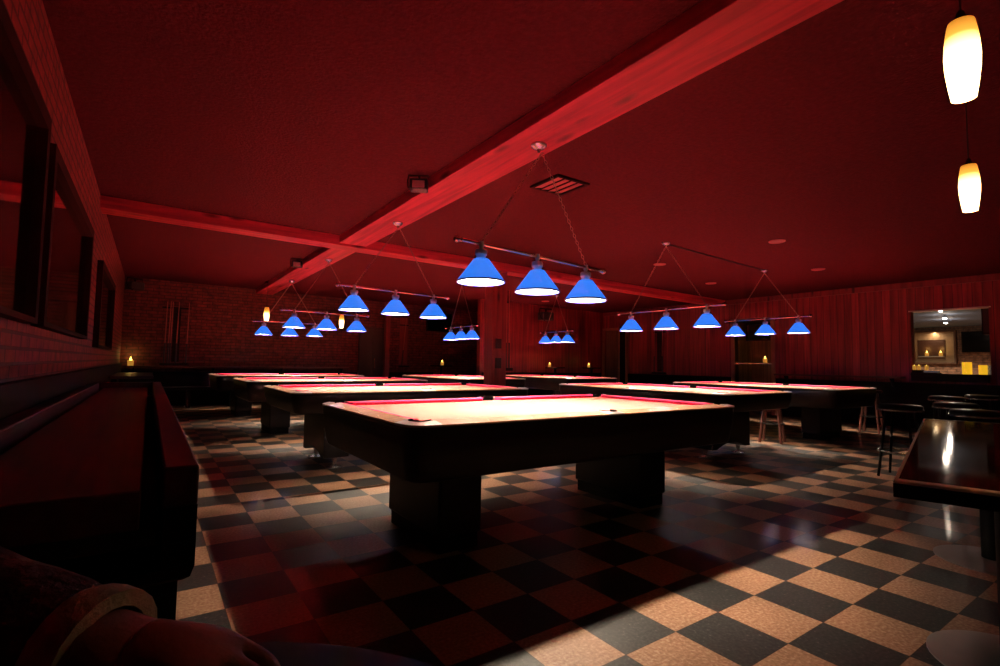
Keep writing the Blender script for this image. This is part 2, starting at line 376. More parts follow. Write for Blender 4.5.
ledge('drink_ledge', 'narrow wooden drink ledge along the brick back wall under the cue rack', WL+.06, 4.6, WB-.26, WB-.031, .93, 0, 1)
ledge('drink_ledge', 'dark drink ledge on the plank side wall right of the niche', WR-.26, WR-.031, O1[1]+.1, 5.95, .97, 1, 0)

# beams ------------------------------------------------------------
BX0, BX1, CY0, CY1 = 2.170, 2.567, 7.245, 7.55
mb = MB()
def beam_y(y0, y1):
    z = zb(2.33) + .032
    mb.box(BX0, BX1, y0, y1, z, z+.17)
beam_y(WF, CY0)
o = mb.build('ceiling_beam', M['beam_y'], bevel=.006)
tag(o, 'long rough wooden ceiling beam running from top right over the front pool table', 'beam')
mb = MB(); beam_y(CY1, WB)
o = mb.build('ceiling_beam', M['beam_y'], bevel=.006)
tag(o, 'short far length of the lengthwise ceiling beam, ending at the back brick wall', 'beam')
mb = MB(); xa, xb = WL, WR
mb.add([(xa,CY0,zb(xa)),(xb,CY0,zb(xb)),(xb,CY1,zb(xb)),(xa,CY1,zb(xa)),(xa,CY0,zb(xa)+.15),(xb,CY0,zb(xb)+.15),(xb,CY1,zb(xb)+.15),(xa,CY1,zb(xa)+.15)],
       [(3,2,1,0),(4,5,6,7),(0,1,5,4),(1,2,6,5),(2,3,7,6),(3,0,4,7)])
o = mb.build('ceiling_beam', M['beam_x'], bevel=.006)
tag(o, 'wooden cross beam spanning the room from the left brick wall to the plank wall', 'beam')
# post under the cross beam
t = thing('support_post', 'square wooden post holding up the cross beam mid room', 'post', (5.02, 7.40, 0))
MB().box(-.15, .15, -.13, .13, 0.0, zb(5.02)-.003).build('shaft', M['post'], t, bevel=.008)
MB().box(-.17, .17, -.15, .15, 0.0, .14).build('plinth', M['dark_wood'], t, bevel=.004)
for z, h in ((1.45, .085), (1.11, .09)):
    MB().box(-.055, .055, -.165, -.131, z-h, z+h).box(-.04, .04, -.17, -.165, z-h*.6, z+h*.6).build('junction_box', M['outlet'], t, loc=(-.03, 0, 0), bevel=.004)
# cue rack on the right side of that post
def cue(parent_label, name, x, y, z0, L, lean=(0,0), group=None, flip=False):
    t = thing(name, parent_label, 'pool cue', (x, y, z0), 0, group)
    a = Vector((0,0,0)); b = Vector((lean[0], lean[1], L))
    q = a.lerp(b, .32)
    MB().tube(a, q, .016, .013, 8).build('butt', M['cue_butt'], t)
    MB().tube(q, b, .013, .007, 8).build('shaft', M['cue'], t)
    return t

# ------------------------------------------------------------------ pool table
A_, B_ = 1.405, .785
def make_table(name, label, arch):
    t = thing(name, label, 'pool table', group=None)
    # cabinet (apron) tapering in towards the bottom, rounded corners
    rings = []
    for z, ins in ((.775, .012), (.765, .006), (.70, .010), (.625, .034), (.602, .042), (.595, .052)) if arch else ((.775, .012), (.765, .006), (.66, .012), (.545, .034), (.522, .042), (.515, .052)):
        rings.append([(x, y, z) for x, y in rrect(A_-ins, B_-ins, .115-ins*.5, 8)])
    MB().loft(rings).build('cabinet', M['apron'], t)
    # trim line under the rails
    ring = [[(x, y, z) for x, y in rrect(A_-i, B_-i, .12, 8)] for z, i in ((.772, .003), (.7885, .001))]
    MB().loft(ring, caps=False).build('trim_strip', M['black'], t)
    MB().box(-1.31, 1.31, -.675, .675, .776, .783).build('bed', M['bed'], t)
    # rails between the castings
    zt0, zt1 = .802, .812
    def rail(x0, x1, y0, y1):
        mb = MB().box(x0, x1, y0, y1, zt0, zt1)
        mb.v = [(x, y, z - (.013 if abs(abs(x)-A_) < 1e-6 or abs(abs(y)-B_) < 1e-6 else 0)) for x, y, z in mb.v]   # rails slope outwards
        horiz = (x1-x0) > (y1-y0)
        for k in (1, 2, 3):
            if horiz:
                cx = x0 + (x1-x0)*k/4; cy = (y0+y1)/2 + (.02 if y0 > 0 else -.02)
            else:
                cx = (x0+x1)/2 + (.02 if x0 > 0 else -.02); cy = y0 + (y1-y0)*k/4
            mb.lathe([(.008, zt1-.012), (.008, zt1-.007)], (cx, cy, 0), 8, 1)
        return mb.build('rail', [M['rail'], M['sight']], t, bevel=.004)
    for sy in (-1, 1):
        ya, yb = sorted((sy*.672, sy*B_))
        rail(-1.235, -.075, ya, yb); rail(.075, 1.235, ya, yb)
    for sx in (-1, 1):
        xa, xb = sorted((sx*1.307, sx*A_))
        rail(xa, xb, -.60, .60)
    # cushions: sloped cloth-covered rubber
    def cushion(p0, p1, inward):
        p0 = Vector(p0); p1 = Vector(p1); n = Vector(inward); d = (p1-p0).normalized()
        prof = [(0, .783), (0, .8105), (.012, .8105), (.042, .806), (.050, .802), (.036, .784)]
        rings = []
        for p, s in ((p0, 1), (p1, -1)):
            rings.append([tuple(p + n*u + d*s*u*.9 + Vector((0,0,z))) for u, z in prof])
        MB().loft(rings).build('cushion', M['cushion'], t)
    for sy in (-1, 1):
        cushion((-1.245, sy*.672, 0), (-.062, sy*.672, 0), (0, -sy, 0))
        cushion((.062, sy*.672, 0), (1.245, sy*.672, 0), (0, -sy, 0))
    for sx in (-1, 1):
        cushion((sx*1.307, -.61, 0), (sx*1.307, .61, 0), (-sx, 0, 0))
    # corner castings with the pocket mouth cut out
    for sx in (-1, 1):
        for sy in (-1, 1):
            r = .12; pc = (1.30, .665); pr = .058
            poly = [(1.235, B_)]
            for k in range(9):
                w = PI/2 - PI/2*k/8; poly.append((A_-r + r*math.cos(w), B_-r + r*math.sin(w)))
            poly.append((A_, .60)); poly.append((1.345, .60))
            for k in range(13):
                w = -.85 + (PI/2+1.7)*k/12
                poly.append((pc[0] + pr*math.cos(w), pc[1] + pr*math.sin(w)))
            poly.append((1.235, .712))
            n = len(poly)
            mb = MB()
            vs = [(x*sx, y*sy, z - (.013 if i <= 10 else 0)) for z in (zt0, zt1+.001) for i, (x, y) in enumerate(poly)]
            fs = [(i, (i+1) % n, n+(i+1) % n, n+i) for i in range(n)]
            mb.add(vs, fs)
            # top/bottom as quads between outer and inner chain
            outer = list(range(0, 12)); inner = list(range(n-1, 11, -1))
            for base in (0, n):
                for i in range(len(outer)-1):
                    j0 = int(i*(len(inner)-1)/(len(outer)-1)); j1 = int((i+1)*(len(inner)-1)/(len(outer)-1))
                    q = [base+outer[i], base+outer[i+1]] + [base+inner[j] for j in range(j1, j0-1, -1)]
                    mb.add([vs[a] for a in q], [tuple(range(len(q)))])
            mb.build('corner_casting', M['casting'], t)
            # leather pocket liner, an open half ring
            liner(t, (sx*pc[0], sy*pc[1]), math.atan2(sy, sx))
    for sy in (-1, 1):
        pr = .056; c = (0, .705)
        poly = [(-.075, B_), (.075, B_), (.075, .69)] + [(c[0]+pr*math.cos(w), c[1]+pr*math.sin(w)) for w in [PI*k/10 for k in range(11)]] + [(-.075, .69)]
        n = len(poly); mb = MB(); vs = [(x, y*sy, z - (.013 if i <= 1 else 0)) for z in (zt0, zt1+.001) for i, (x, y) in enumerate(poly)]
        mb.add(vs, [(i, (i+1) % n, n+(i+1) % n, n+i) for i in range(n)])
        for base in (0, n):
            q1 = [base+1, base+2] + [base+k for k in range(3, 9)]
            q2 = [base+k for k in range(8, 14)] + [base+14, base]
            q3 = [base+0, base+1, base+8]
            for q in (q1, q2, q3): mb.add([vs[a] for a in q], [tuple(range(len(q)))])
        mb.build('side_casting', M['casting'], t)
        liner(t, (0, sy*c[1]), sy*PI/2)
    # pedestal legs
    for sx in (-1, 1):
        if arch:
            zb0 = .105
            arc = [(-.41, zb0), (-.31, zb0)]
            arc += [(-.295+.59*k/12, zb0 + .01 + .065*math.sin(PI*k/12)) for k in range(13)]
            arc += [(.31, zb0), (.41, zb0), (.41, .60), (-.41, .60)]
            mb = MB(); n = len(arc)
            x0, x1 = (.745, 1.005)
            vs = [(x*sx, y, z) for x in (x0, x1) for y, z in arc]
            mb.add(vs, [(i, (i+1) % n, n+(i+1) % n, n+i) for i in range(n)])
            for base in (0, n):
                for k in range(0, 16):
                    a, b = arc[k], arc[k+1]
                    mb.add([(vs[base][0], a[0], a[1]), (vs[base][0], b[0], b[1]), (vs[base][0], b[0], .60), (vs[base][0], a[0], .60)], [(0,1,2,3)])
            leg = mb.build('leg', M['black'], t)
            for y in (-.36, .36):
                MB().lathe([(.085, 0), (.085, .005), (.045, .014), (.020, .020), (.020, .06), (.028, .064), (.028, .104)], n=20).build('levelling_foot', M['chrome'], leg, loc=(sx*.875, y, 0))
        else:
            leg = MB().box(min(sx*.73, sx*1.02), max(sx*.73, sx*1.02), -.37, .37, .09, .52).build('leg', M['black'], t, bevel=.012)
            MB().box(min(sx*.745, sx*1.005), max(sx*.745, sx*1.005), -.35, .35, 0, .09).build('plinth', M['matte_black'], leg)
    return t
def liner(t, c, ang):
    n = 12; r0, r1 = .047, .058
    rings = []
    for k in range(n+1):
        w = ang - 2.0 + 4.0*k/n
        ca, sa = math.cos(w), math.sin(w)
        rings.append([(c[0]+r0*ca, c[1]+r0*sa, .783), (c[0]+r1*ca, c[1]+r1*sa, .783), (c[0]+r1*ca, c[1]+r1*sa, .817), (c[0]+r0*ca, c[1]+r0*sa, .817)])
    mb = MB().loft(rings)
    mb.lathe([(.0,.7832),(.056,.7832),(.056,.7850),(.0,.7850)], (c[0], c[1], 0), 20, caps=False)  # dark of the pocket hole put in as a black disc on the solid bed
    mb.build('pocket', M['leather'], t)

TX = 2.425
spots = [('block', TX, 2.985, 0, 'front pool table nearest the camera, red cloth under three blue lamps'),
         ('arch', 2.51, 5.72, 0, 'pool table directly behind the front one, arched legs on chrome feet'),
         ('block', 2.53, 8.53, 0, 'third pool table in the left row going back, block legs'),
         ('block', TX, 11.34, 0, 'farthest pool table of the left row, closest to the cue rack wall'),
         ('arch', 5.98, 4.56, PI/2, 'lengthwise pool table behind the right end of the front one, arched leg on chrome feet'),
         ('block', 8.9, 4.64, PI/2, 'rightmost pool table, lengthwise, with a thick black block leg showing'),
         ('block', 5.6, 9.60, PI/2, 'small distant pool table left of the wooden post'),
         ('block', 8.34, 9.62, PI/2, 'small distant pool table right of the wooden post, by the plank corner')]
protos = {}
for kind, x, y, r, lab in spots:
    if kind not in protos:
        protos[kind] = o = make_table('pool_table', lab, kind == 'arch')
    else:
        o = copy_tree(protos[kind]); o['label'] = lab
    o['group'] = 'pool tables'; o.location = (x, y, 0); o.rotation_euler = (0, 0, r)

# ------------------------------------------------------------------ three-shade table lamps
def chain_mb(p0, p1):
    p0 = Vector(p0); p1 = Vector(p1); d = p1-p0; L = d.length; d.normalize()
    a = d.orthogonal().normalized(); b = d.cross(a); n = int(L/.030); mb = MB()
    for i in range(n):
        mb.torus(p0 + d*L*(i+.5)/n, d, a if i % 2 else b, .019, .009, .0028, 8, 4)
    return mb
def make_lamp(label, hang, sp=.51, half=.68):
    """origin at bar centre"""
    t = thing('billiard_lamp', label, 'pool table lamp')
    mb = MB().tube((-half,0,0), (half,0,0), .013, n=12)
    mb.build('bar', M['bar_metal'], t)
    for s in (-1, 1):
        prof = [(.0,-.03), (.014,-.028), (.020,-.018), (.014,-.008), (.022,.0), (.028,.016), (.020,.034), (.006,.042), (0,.043)]
        MB().lathe(prof, n=14, caps=False).build('finial', M['bar_metal'], t, loc=(s*(half+.015), 0, 0), rot=(0, s*PI/2, 0))
    for s in (-1, 0, 1):
        x = s*sp
        MB().lathe([(.0,.02),(.016,.018),(.018,-.018),(.014,-.03),(.014,-.042),(.040,-.044),(.043,-.050),(.043,-.078),(.036,-.086),(.030,-.112)], (x,0,0), 16).build('socket_cap', M['nickel'], t)
        sh = MB()
        outer = [(.02,-.094), (.050,-.095), (.058,-.100), (.168,-.250), (.170,-.258)]
        inner = [(.167,-.258), (.163,-.250), (.054,-.104), (.02,-.099)]
        sh.lathe(outer, (0,0,0), 32, 0, False); sh.lathe(inner, (0,0,0), 32, 1, False)
        sh.lathe([(.170,-.251),(.1735,-.254),(.1735,-.264),(.165,-.264),(.165,-.251)], (0,0,0), 32, 2, False)
        so = sh.build('lamp_shade', [M['shade_out'], M['shade_in'], M['shade_rim']], t, loc=(x,0,-.013))
        bc = -.122; br = .025
        MB().lathe([(0, bc-br)] + [(br*math.sin(PI*k/6), bc-br*math.cos(PI*k/6)) for k in range(1, 6)] + [(.012, bc+br*.98)], n=10, caps=False).build('bulb', M['bulb'], so)
        MB().lathe([(.013, bc+br*.9), (.013, -.100), (0, -.100)], n=10, caps=False).build('bulb_neck', M['nickel'], so)
    MB().lathe([(.062,hang),(.062,hang-.012),(.045,hang-.03),(.016,hang-.04),(.012,hang-.06)], n=20).build('canopy', M['chrome'], t)
    for s in (-1, 1):
        chain_mb((0,0,hang-.055), (s*sp,0,.014)).build('chain', M['chain'], t, smooth=0)
    return t
lamps = [(2.405, 2.985, 1.925, 0, 2.4, zb(2.4)+.032, 'nearest blue three-shade lamp hanging from the beam over the front table'),
         (2.415, 5.72, 1.955, 0, 1.2, zb(2.4)+.032, 'blue three-shade lamp on the beam over the second table of the left row'),
         (2.39, 8.53, 1.90, 0, .5, zb(2.4)+.032, 'blue three-shade lamp over the third table of the left row, near the small amber pendants'),
         (2.42, 11.34, 1.905, 0, -.5, zb(2.4)+.032, 'farthest blue three-shade lamp of the left row, half hidden by the one before it'),
         (6.0, 4.53, 1.905, PI/2, 0, zc(6.0), 'blue three-shade lamp in front of the plank wall, right of the nearest lamp'),
         (8.9, 4.64, 1.965, PI/2, 0, zc(8.9), 'rightmost blue three-shade lamp, in front of the dark niche'),
         (5.6, 9.60, 1.90, PI/2, 0, zc(5.6), 'tiny clustered blue three-shade lamp left of the wooden post'),
         (8.34, 9.58, 1.925, PI/2, 0, zc(8.34), 'tiny clustered blue three-shade lamp right of the wooden post')]
for i, (x, y, z, rz, tilt, ztop, lab) in enumerate(lamps):
    o = make_lamp(lab, ztop - z, *{4: (.635, .86), 5: (.555, .72), 6: (.46, .66), 7: (.42, .58)}.get(i, (.51, .68)))
    o.location = (x, y, z); o.rotation_euler = (0, math.radians(tilt), rz); o['group'] = 'three-shade lamps over the pool tables'
    if tilt:   # chains and canopy hang plumb, only the bar dips
        for ch in o.children:
            if ch.name.startswith(('canopy', 'lamp_shade')): ch.rotation_euler = (0, -math.radians(tilt), 0)
# cord strung along the ceiling between two lamp canopies
mb = MB(); pts = [Vector((6.05,4.55,0)).lerp(Vector((8.85,4.63,0)), k/14) for k in range(15)]
pts = [(p.x, p.y, zc(p.x) - .012 - .0*math.sin(PI*k/14)) for k, p in enumerate(pts)]
o = mb.path(pts, .010, 8).build('power_cord', M['cord'])
tag(o, 'black power cord along the ceiling between the canopies of the two right lamps', 'cord')

# ------------------------------------------------------------------ ceiling fittings
def vent():
    t = thing('ceiling_vent', 'square louvred air vent in the ceiling right of the beam', 'vent', (3.29, 3.745, zc(3.29)-.002))
    MB().box(-.21,.21,-.21,-.18,-.02,0).box(-.21,.21,.18,.21,-.02,0).box(-.21,-.18,-.18,.18,-.02,0).box(.18,.21,-.18,.18,-.02,0).build('frame', M['frame'], t)
    mb = MB()
    for k in range(4):
        x = -.135 + .088*k
        mb.add([(x-.036,-.18,-.018),(x+.048,-.18,-.002),(x+.048,.18,-.002),(x-.036,.18,-.018),(x-.036,-.18,-.015),(x+.048,-.18,.001),(x+.048,.18,.001),(x-.036,.18,-.015)],
               [(0,1,2,3),(7,6,5,4),(0,4,5,1),(1,5,6,2),(2,6,7,3),(3,7,4,0)])
    mb.build('louvre', M['grille'], t)
    return t
vent()
rl = [(7.13, 5.51, 'recessed ceiling disc beside the left chain of the lamp before the plank wall'), (7.06, 3.50, 'nearest recessed ceiling disc, right of the vent above the rightmost lamps'),
      (9.46, 4.0, 'recessed ceiling disc above the right end of the rightmost lamp'), (9.43, 6.02, 'recessed ceiling disc between the two right hand lamps'),
      (5.9, 9.7, 'recessed ceiling disc above the tiny lamp left of the wooden post'), (8.83, 10.6, 'recessed ceiling disc left of the tiny lamp right of the wooden post')]
for x, y, lab in rl:
    t = thing('recessed_light', lab, 'recessed light', (x, y, zc(x)), 0, 'recessed ceiling lights')
    MB().lathe([(.105,-.001),(.105,-.012),(.088,-.018),(.072,-.012),(.072,-.001)], n=24, caps=False).build('trim_ring', M['recess_ring'], t)
    MB().lathe([(.0,-.008),(.071,-.008),(.071,-.002)], n=24, caps=False).build('lens', M['recess_ring'], t)
def speaker(label, loc, rz, s=1.0, tilt=.5):
    t = thing('mounted_speaker', label, 'speaker', loc, rz, 'small ceiling speakers')
    b = MB().box(-.075*s,.075*s,-.055*s,.055*s,-.09*s,.0).build('cabinet', M['outlet'], t, bevel=.01*s)
    MB().box(-.05*s,.05*s,-.060*s,-.055*s,-.080*s,-.02*s).build('grille', M['speaker_face'], t, bevel=.003)
    MB().path([(-.085*s,0,.04*s),(-.095*s,-.01,-.02*s),(-.085*s,-.03*s,-.075*s),(-.05*s,-.05*s,-.10*s)], .005*s, 6).tube((-.085*s,0,.04*s),(.08*s,0,.04*s),.007*s).tube((.0,0,.04*s),(0,0,0),.010*s).build('bracket', M['frame'], t)
    return t
o = speaker('little square faced speaker on the beam side, nearer and larger of the two', (2.045, 4.36, 2.845), -.52, 1.15)
o = speaker('little square faced speaker on the beam side beyond the cross beam, farther of the two', (2.05, 9.25, 2.84), -.30, 1.15)
o = speaker('dark boxy speaker high in the far left corner of the brick walls', (WL+.20, 13.9, 2.80), .6, 2.0)
o = speaker('dark hanging speaker behind the tiny lamp right of the post', (9.35, 11.2, 2.60), 0, 2.6)
for q in [x for x in bpy.data.objects if x.name.startswith('mounted_speaker') and x.location.y > 10]:
    for c in q.children:
        if c.name.startswith('grille'): c.data.materials[0] = M['outlet']

# ------------------------------------------------------------------ hanging amber pendants
def pendant(label, loc, s=1.0, power=.8, group='amber glass pendants'):
    t = thing('pendant_lamp', label, 'pendant lamp', loc, 0, group)   # origin = bottom of the glass
    h = .31*s
    prof = [(.038,0),(.046,.05),(.054,.12),(.056,.17),(.0535,.222)]
    MB().lathe([(r*s, z*s) for r, z in prof], n=24, caps=False).build('glass_shade', M['pend'], t)
    prof2 = [(.0535,.222),(.049,.262),(.043,.30),(.040,.31),(.010,.312)]
    MB().lathe([(r*s, z*s) for r, z in prof2], n=24, caps=False).build('shade_top', M['pend_top'], t)
    MB().lathe([(.012*s,.312*s),(.018*s,.32*s),(.012*s,.35*s),(.003,.36*s)], n=12).build('cap', M['frame'], t)
    zt = zc(loc[0]) - loc[2]
    MB().tube((0,0,.35*s),(0,0,zt-.02),.0035,n=6).build('cord', M['cord'], t)
    MB().lathe([(.06,zt-.001),(.06,zt-.02),(.02,zt-.035)], n=18).build('canopy', M['frame'], t)
    l = bpy.data.lights.new('pendant_glow', 'POINT'); l.energy = power; l.color = (1,.60,.26); l.shadow_soft_size = .04
    lo = bpy.data.objects.new('pendant_glow', l); C.objects.link(lo); lo.parent = t; lo.location = (0,0,-.04)
    return t
pendant('large glowing amber pendant at the top right, nearest the camera', (2.278, .487, 2.043), .89)
pendant('second glowing amber pendant, below the largest one on the right edge', (3.968, .84, 2.050), .89)
pendant('tiny amber pendant against the back brick wall, left one', (2.17, 12.6, 1.99), 1.05, 1.2)
pendant('tiny amber pendant against the back brick wall, right one seen under a blue lamp', (3.90, 12.6, 1.93), 1.05, 1.2)

# ------------------------------------------------------------------ candles
def candle(label, loc, s=1.0, power=.35, group='small table candles'):
    t = thing('candle', label, 'candle', loc, 0, group)
    MB().lathe([(.030*s,0),(.034*s,.004),(.036*s,.03*s),(.038*s,.075*s),(.034*s,.075*s),(.031*s,.032*s),(0,.03*s)], n=16, caps=False).build('cup', M['wax'], t)
    MB().lathe([(0,.04*s),(.014*s,.055*s),(.018*s,.075*s),(.010*s,.105*s),(0,.13*s)], n=12, caps=False).build('flame', M['flame'], t)
    if power:
        l = bpy.data.lights.new('candle_glow', 'POINT'); l.energy = power; l.color = (1,.62,.16); l.shadow_soft_size = .03
        lo = bpy.data.objects.new('candle_glow', l); C.objects.link(lo); lo.parent = t; lo.location = (0,0,.17*s)
    return t
candle('small candle in the far left corner beside the brick wall', (WL+.20, 14.02, .93), 1.6, 1.2)

# ------------------------------------------------------------------ framed mirrors on the left wall
def mirror(label, y0, y1, z0, z1, dep=.055, fw=.075):
    t = thing('wall_mirror', label, 'mirror', (WL+.002, (y0+y1)/2, (z0+z1)/2), 0, 'black framed mirrors on the left wall')
    h, w = (z1-z0)/2, (y1-y0)/2
    MB().box(0, .012, -w+fw, w-fw, -h+.028, h-fw).build('mirror_glass', M['mirror'], t)
    MB().box(0,dep,-w,-w+fw,-h,h).box(0,dep,w-fw,w,-h,h).box(0,dep,-w+fw,w-fw,h-fw,h).box(0,dep,-w+fw,w-fw,-h,-h+.028).build('frame', M['frame'], t)
    return t
mirror('nearest black framed wall mirror, cut by the left edge, reflecting the red beam', 1.55, 3.53, 1.27, 2.36)
mirror('middle black framed wall mirror left of the cross beam end', 3.72, 6.1, 1.27, 2.30)
mirror('farthest and narrowest looking black framed mirror on the left brick wall', 7.36, 9.9, 1.22, 2.22)

# ------------------------------------------------------------------ cue racks
def shelf(label, loc, x0, x1, y0, y1):
    t = thing('hanging_cue_shelf', label, 'cue shelf', loc)
    MB().box(x0,x1,y0,y1,-.04,0).build('board', M['dark_wood'], t, bevel=.005)
    mb = MB().box(x0,x1,y0,y1,-.052,-.041); mb.build('felt_pad', M['matte_black'], t)
t = thing('hanging_cue_rack', 'top bar and back board of the cue rack on the back brick wall', 'cue rack', (.47, WB-.005, 0))
MB().box(-.28,.28,-.05,0,2.28,2.32).build('top_rail', M['dark_wood'], t, bevel=.005)
MB().box(-.05,.10,-.02,0,1.03,2.28).build('back_panel', M['dark_wood'], t)
shelf('low cue shelf under the rack on the back brick wall', (.47, WB-.005, 1.0), -.28, .28, -.15, 0)
for k, (dx, lab) in enumerate(((-.20,'leftmost upright cue in the back wall rack'), (-.13,'second upright cue from the left in the back wall rack'), (-.09,'third upright cue from the left in the back wall rack'), (.03,'fourth upright cue from the left in the back wall rack, over the dark panel'), (.235,'single cue standing apart at the right of the back wall rack'))):
    cue(lab, 'pool_cue', .47+dx, WB-.105, 1.001, 1.44, (.02, .025), 'cues in the back wall rack')
# rack on the post
t = thing('hanging_cue_rack', 'slim cue rack board fixed to the right side of the wooden post', 'cue rack', (5.176, 7.42, 0))
MB().box(0,.15,-.02,.02,2.20,2.23).build('top_rail', M['dark_wood'], t, bevel=.004)
MB().box(0,.012,-.018,.018,1.05,2.2).build('back_panel', M['dark_wood'], t)
shelf('small cue shelf on the right side of the wooden post', (5.176, 7.36, 1.03), 0, .17, -.06, .06)
for dx, lab in ((.055,'left cue in the rack on the wooden post'), (.12,'right cue in the rack on the wooden post')):
    cue(lab, 'pool_cue', 5.176+dx, 7.355, 1.031, 1.40, (0, .015), 'cues on the post rack')
t = thing('hanging_cue_rack', 'slim dark cue rack board on the plank wall between the niche and the dark pilaster', 'cue rack', (WR-.005, 9.27, 0))
MB().box(-.04,0,-.20,.20,2.05,2.09).build('top_rail', M['dark_wood'], t, bevel=.004)
MB().box(-.02,0,-.09,.09,.95,2.05).build('back_panel', M['dark_wood'], t)
shelf('low cue shelf on the plank wall between the niche and the dark pilaster', (WR-.005, 9.27, .93), -.13, 0, -.20, .20)
cue('left one of two cues racked on the plank wall', 'pool_cue', WR-.095, 9.41, .931, 1.42, (.02, 0), 'cues on the plank wall rack')
cue('right one of two cues racked on the plank wall', 'pool_cue', WR-.095, 9.13, .931, 1.42, (.02, 0), 'cues on the plank wall rack')
# timber posts and a hanging board by the dark door
o = MB().box(-.07,.07,-.07,.07,0,zc(5.9)-.003).build('timber_post', M['post'], loc=(5.70, 14.06, 0), bevel=.006)
tag(o, 'slim reddish timber post beside the dark door in the back wall', 'post')
t = thing('hanging_cue_rack', 'narrow reddish cue board right of the dark door and timber post', 'cue rack', (6.28, WB-.005, 0))
MB().box(-.13,.13,-.02,0,1.03,2.45).build('back_panel', M['post'], t)
MB().box(-.14,.14,-.05,-.021,2.2,2.23).build('top_rail', M['dark_wood'], t)
shelf('cue shelf below the narrow board right of the timber post', (6.28, WB-.005, 1.0), -.14, .14, -.14, 0)
cue('lone leaning cue before the narrow board right of the timber post', 'pool_cue', 6.20, WB-.10, 1.001, 1.44, (.13, .02), None)
# TV on the back wall
t = thing('mounted_television', 'black wall television behind the second lamp, over the back brick wall', 'television', (7.40, WB-.16, 2.36))
MB().box(-.44,.44,-.03,.03,-.29,.29).build('casing', M['matte_black'], t, bevel=.008)
MB().box(-.42,.42,-.034,-.030,-.27,.27).build('screen', M['screen'], t)
MB().box(-.08,.08,.03,.155,-.08,.08).build('wall_bracket', M['matte_black'], t)

# ------------------------------------------------------------------ pub tables, stools
def pub_table(label, x, y, h, r=.32):
    t = thing('pub_table', label, 'table', (x, y, 0), 0, 'round candle tables at the back')
    MB().lathe([(r*.96,h-.035),(r,h-.03),(r,h-.006),(r*.98,h)], n=28).build('tabletop', M['table_top'], t)
    MB().lathe([(.24,0),(.24,.015),(.06,.05),(.035,.07),(.035,h-.06),(.09,h-.035)], n=20).build('pedestal', M['matte_black'], t)
    return t
pub_table('dark round candle table by the back brick wall under the television', 7.0, 13.1, 1.03)
candle('tiny candle on the table under the television', (7.03, 13.1, 1.03), 1.25)
pub_table('dark round candle table in front of the plank partition, left one', 9.55, 11.0, 1.03, .28)
candle('tiny candle on the left table by the plank partition', (9.47, 11.15, 1.03), 1.1)
pub_table('dark round candle table in front of the plank partition, nearer the corner door', 11.0, 11.0, 1.03, .28)
candle('tiny candle on the table beside the corner door', (11.0, 11.12, 1.03), 1.1)

# niche rail with candle
t = thing('brass_rail', 'thin brass rail across the dark niche in the plank wall', 'rail', (WR+.05, (O2[0]+O2[1])/2, 1.205))
MB().box(-.06,.06,-.44,.44,-.012,.012).build('bar', M['brass'], t, bevel=.004)
for s in (-1,1): MB().box(-.07,.07,s*.446-.004,s*.446+.004,-.04,.04).build('end_plate', M['brass'], t)
candle('candle standing on the brass rail in the niche', (WR+.05, 6.30, 1.218), 1.3, .9)
t = thing('mounted_television', 'dark screen hung in the top of the niche behind the rightmost lamp', 'television', (WR+.32, 6.60, 1.98))
MB().box(-.03,.03,-.30,.30,-.22,.22).build('casing', M['matte_black'], t, bevel=.006)
MB().box(-.035,-.030,-.28,.28,-.20,.20).build('screen', M['screen'], t)
MB().box(.03,.43,-.03,.03,-.03,.03).build('wall_bracket', M['matte_black'], t)

def stool_wood(label, x, y, h, rz=0, group='wooden bar stools'):
    t = thing('bar_stool', label, 'stool', (x, y, 0), rz, group)
    MB().lathe([(.155,h-.05),(.17,h-.035),(.17,h-.01),(.15,h),(.05,h-.008)], n=24).build('seat', M['seat'], t)
    for k in range(4):
        w = PI/4 + k*PI/2
        MB().tube((.20*math.cos(w), .20*math.sin(w), 0), (.11*math.cos(w), .11*math.sin(w), h-.045), .020, .017, 10).build('leg', M['stool_wood'], t)
    mb = MB(); zr = .28; q = .20 - .09*zr/h
    mb.torus((0,0,zr), (1,0,0), (0,1,0), q, q, .011, 24, 8)
    mb.build('foot_ring', M['matte_black'], t)
    return t
stool_wood('reddish wooden stool with flared legs between the two right pool tables', 7.66, 3.92, .72, .3)
stool_wood('reddish wooden stool by the plank wall, right of the rightmost pool table', 10.45, 3.62, .74, .1)
def stool_metal(label, x, y, h, rz=0, ring='matte_black'):
    t = thing('bar_stool', label, 'stool', (x, y, 0), rz, 'shiny topped bar stools')
    MB().lathe([(.16,h-.06),(.19,h-.045),(.19,h-.012),(.17,h),(.0,h+.004)], n=28).build('seat', M['seat'], t)
    MB().lathe([(.20,h-.062),(.20,h-.045),(.185,h-.045)], n=28).build('seat_band', M['chrome'], t)
    for k in range(4):
        w = PI/4 + k*PI/2
        MB().tube((.22*math.cos(w), .22*math.sin(w), 0), (.13*math.cos(w), .13*math.sin(w), h-.062), .013, .013, 8).build('leg', M['matte_black'], t)
    MB().torus((0,0,.26), (1,0,0), (0,1,0), .192, .192, .010, 28, 8).build('foot_ring', M[ring], t)
    return t
stool_metal('bar stool with shiny round seat closest behind the long table corner, chrome ring showing', 6.43, 1.97, .74, ring='chrome')
stool_metal('shiny topped bar stool second back past the long table', 7.25, 1.72, .75)
stool_metal('shiny topped bar stool nearest the right edge behind the long table', 6.30, 1.35, .74)
stool_metal('shiny topped bar stool in the far row, left of the bar opening candles', 8.96, 2.22, .75)
stool_metal('shiny topped bar stool in the far row, below the big bar candle', 9.75, 2.02, .76)

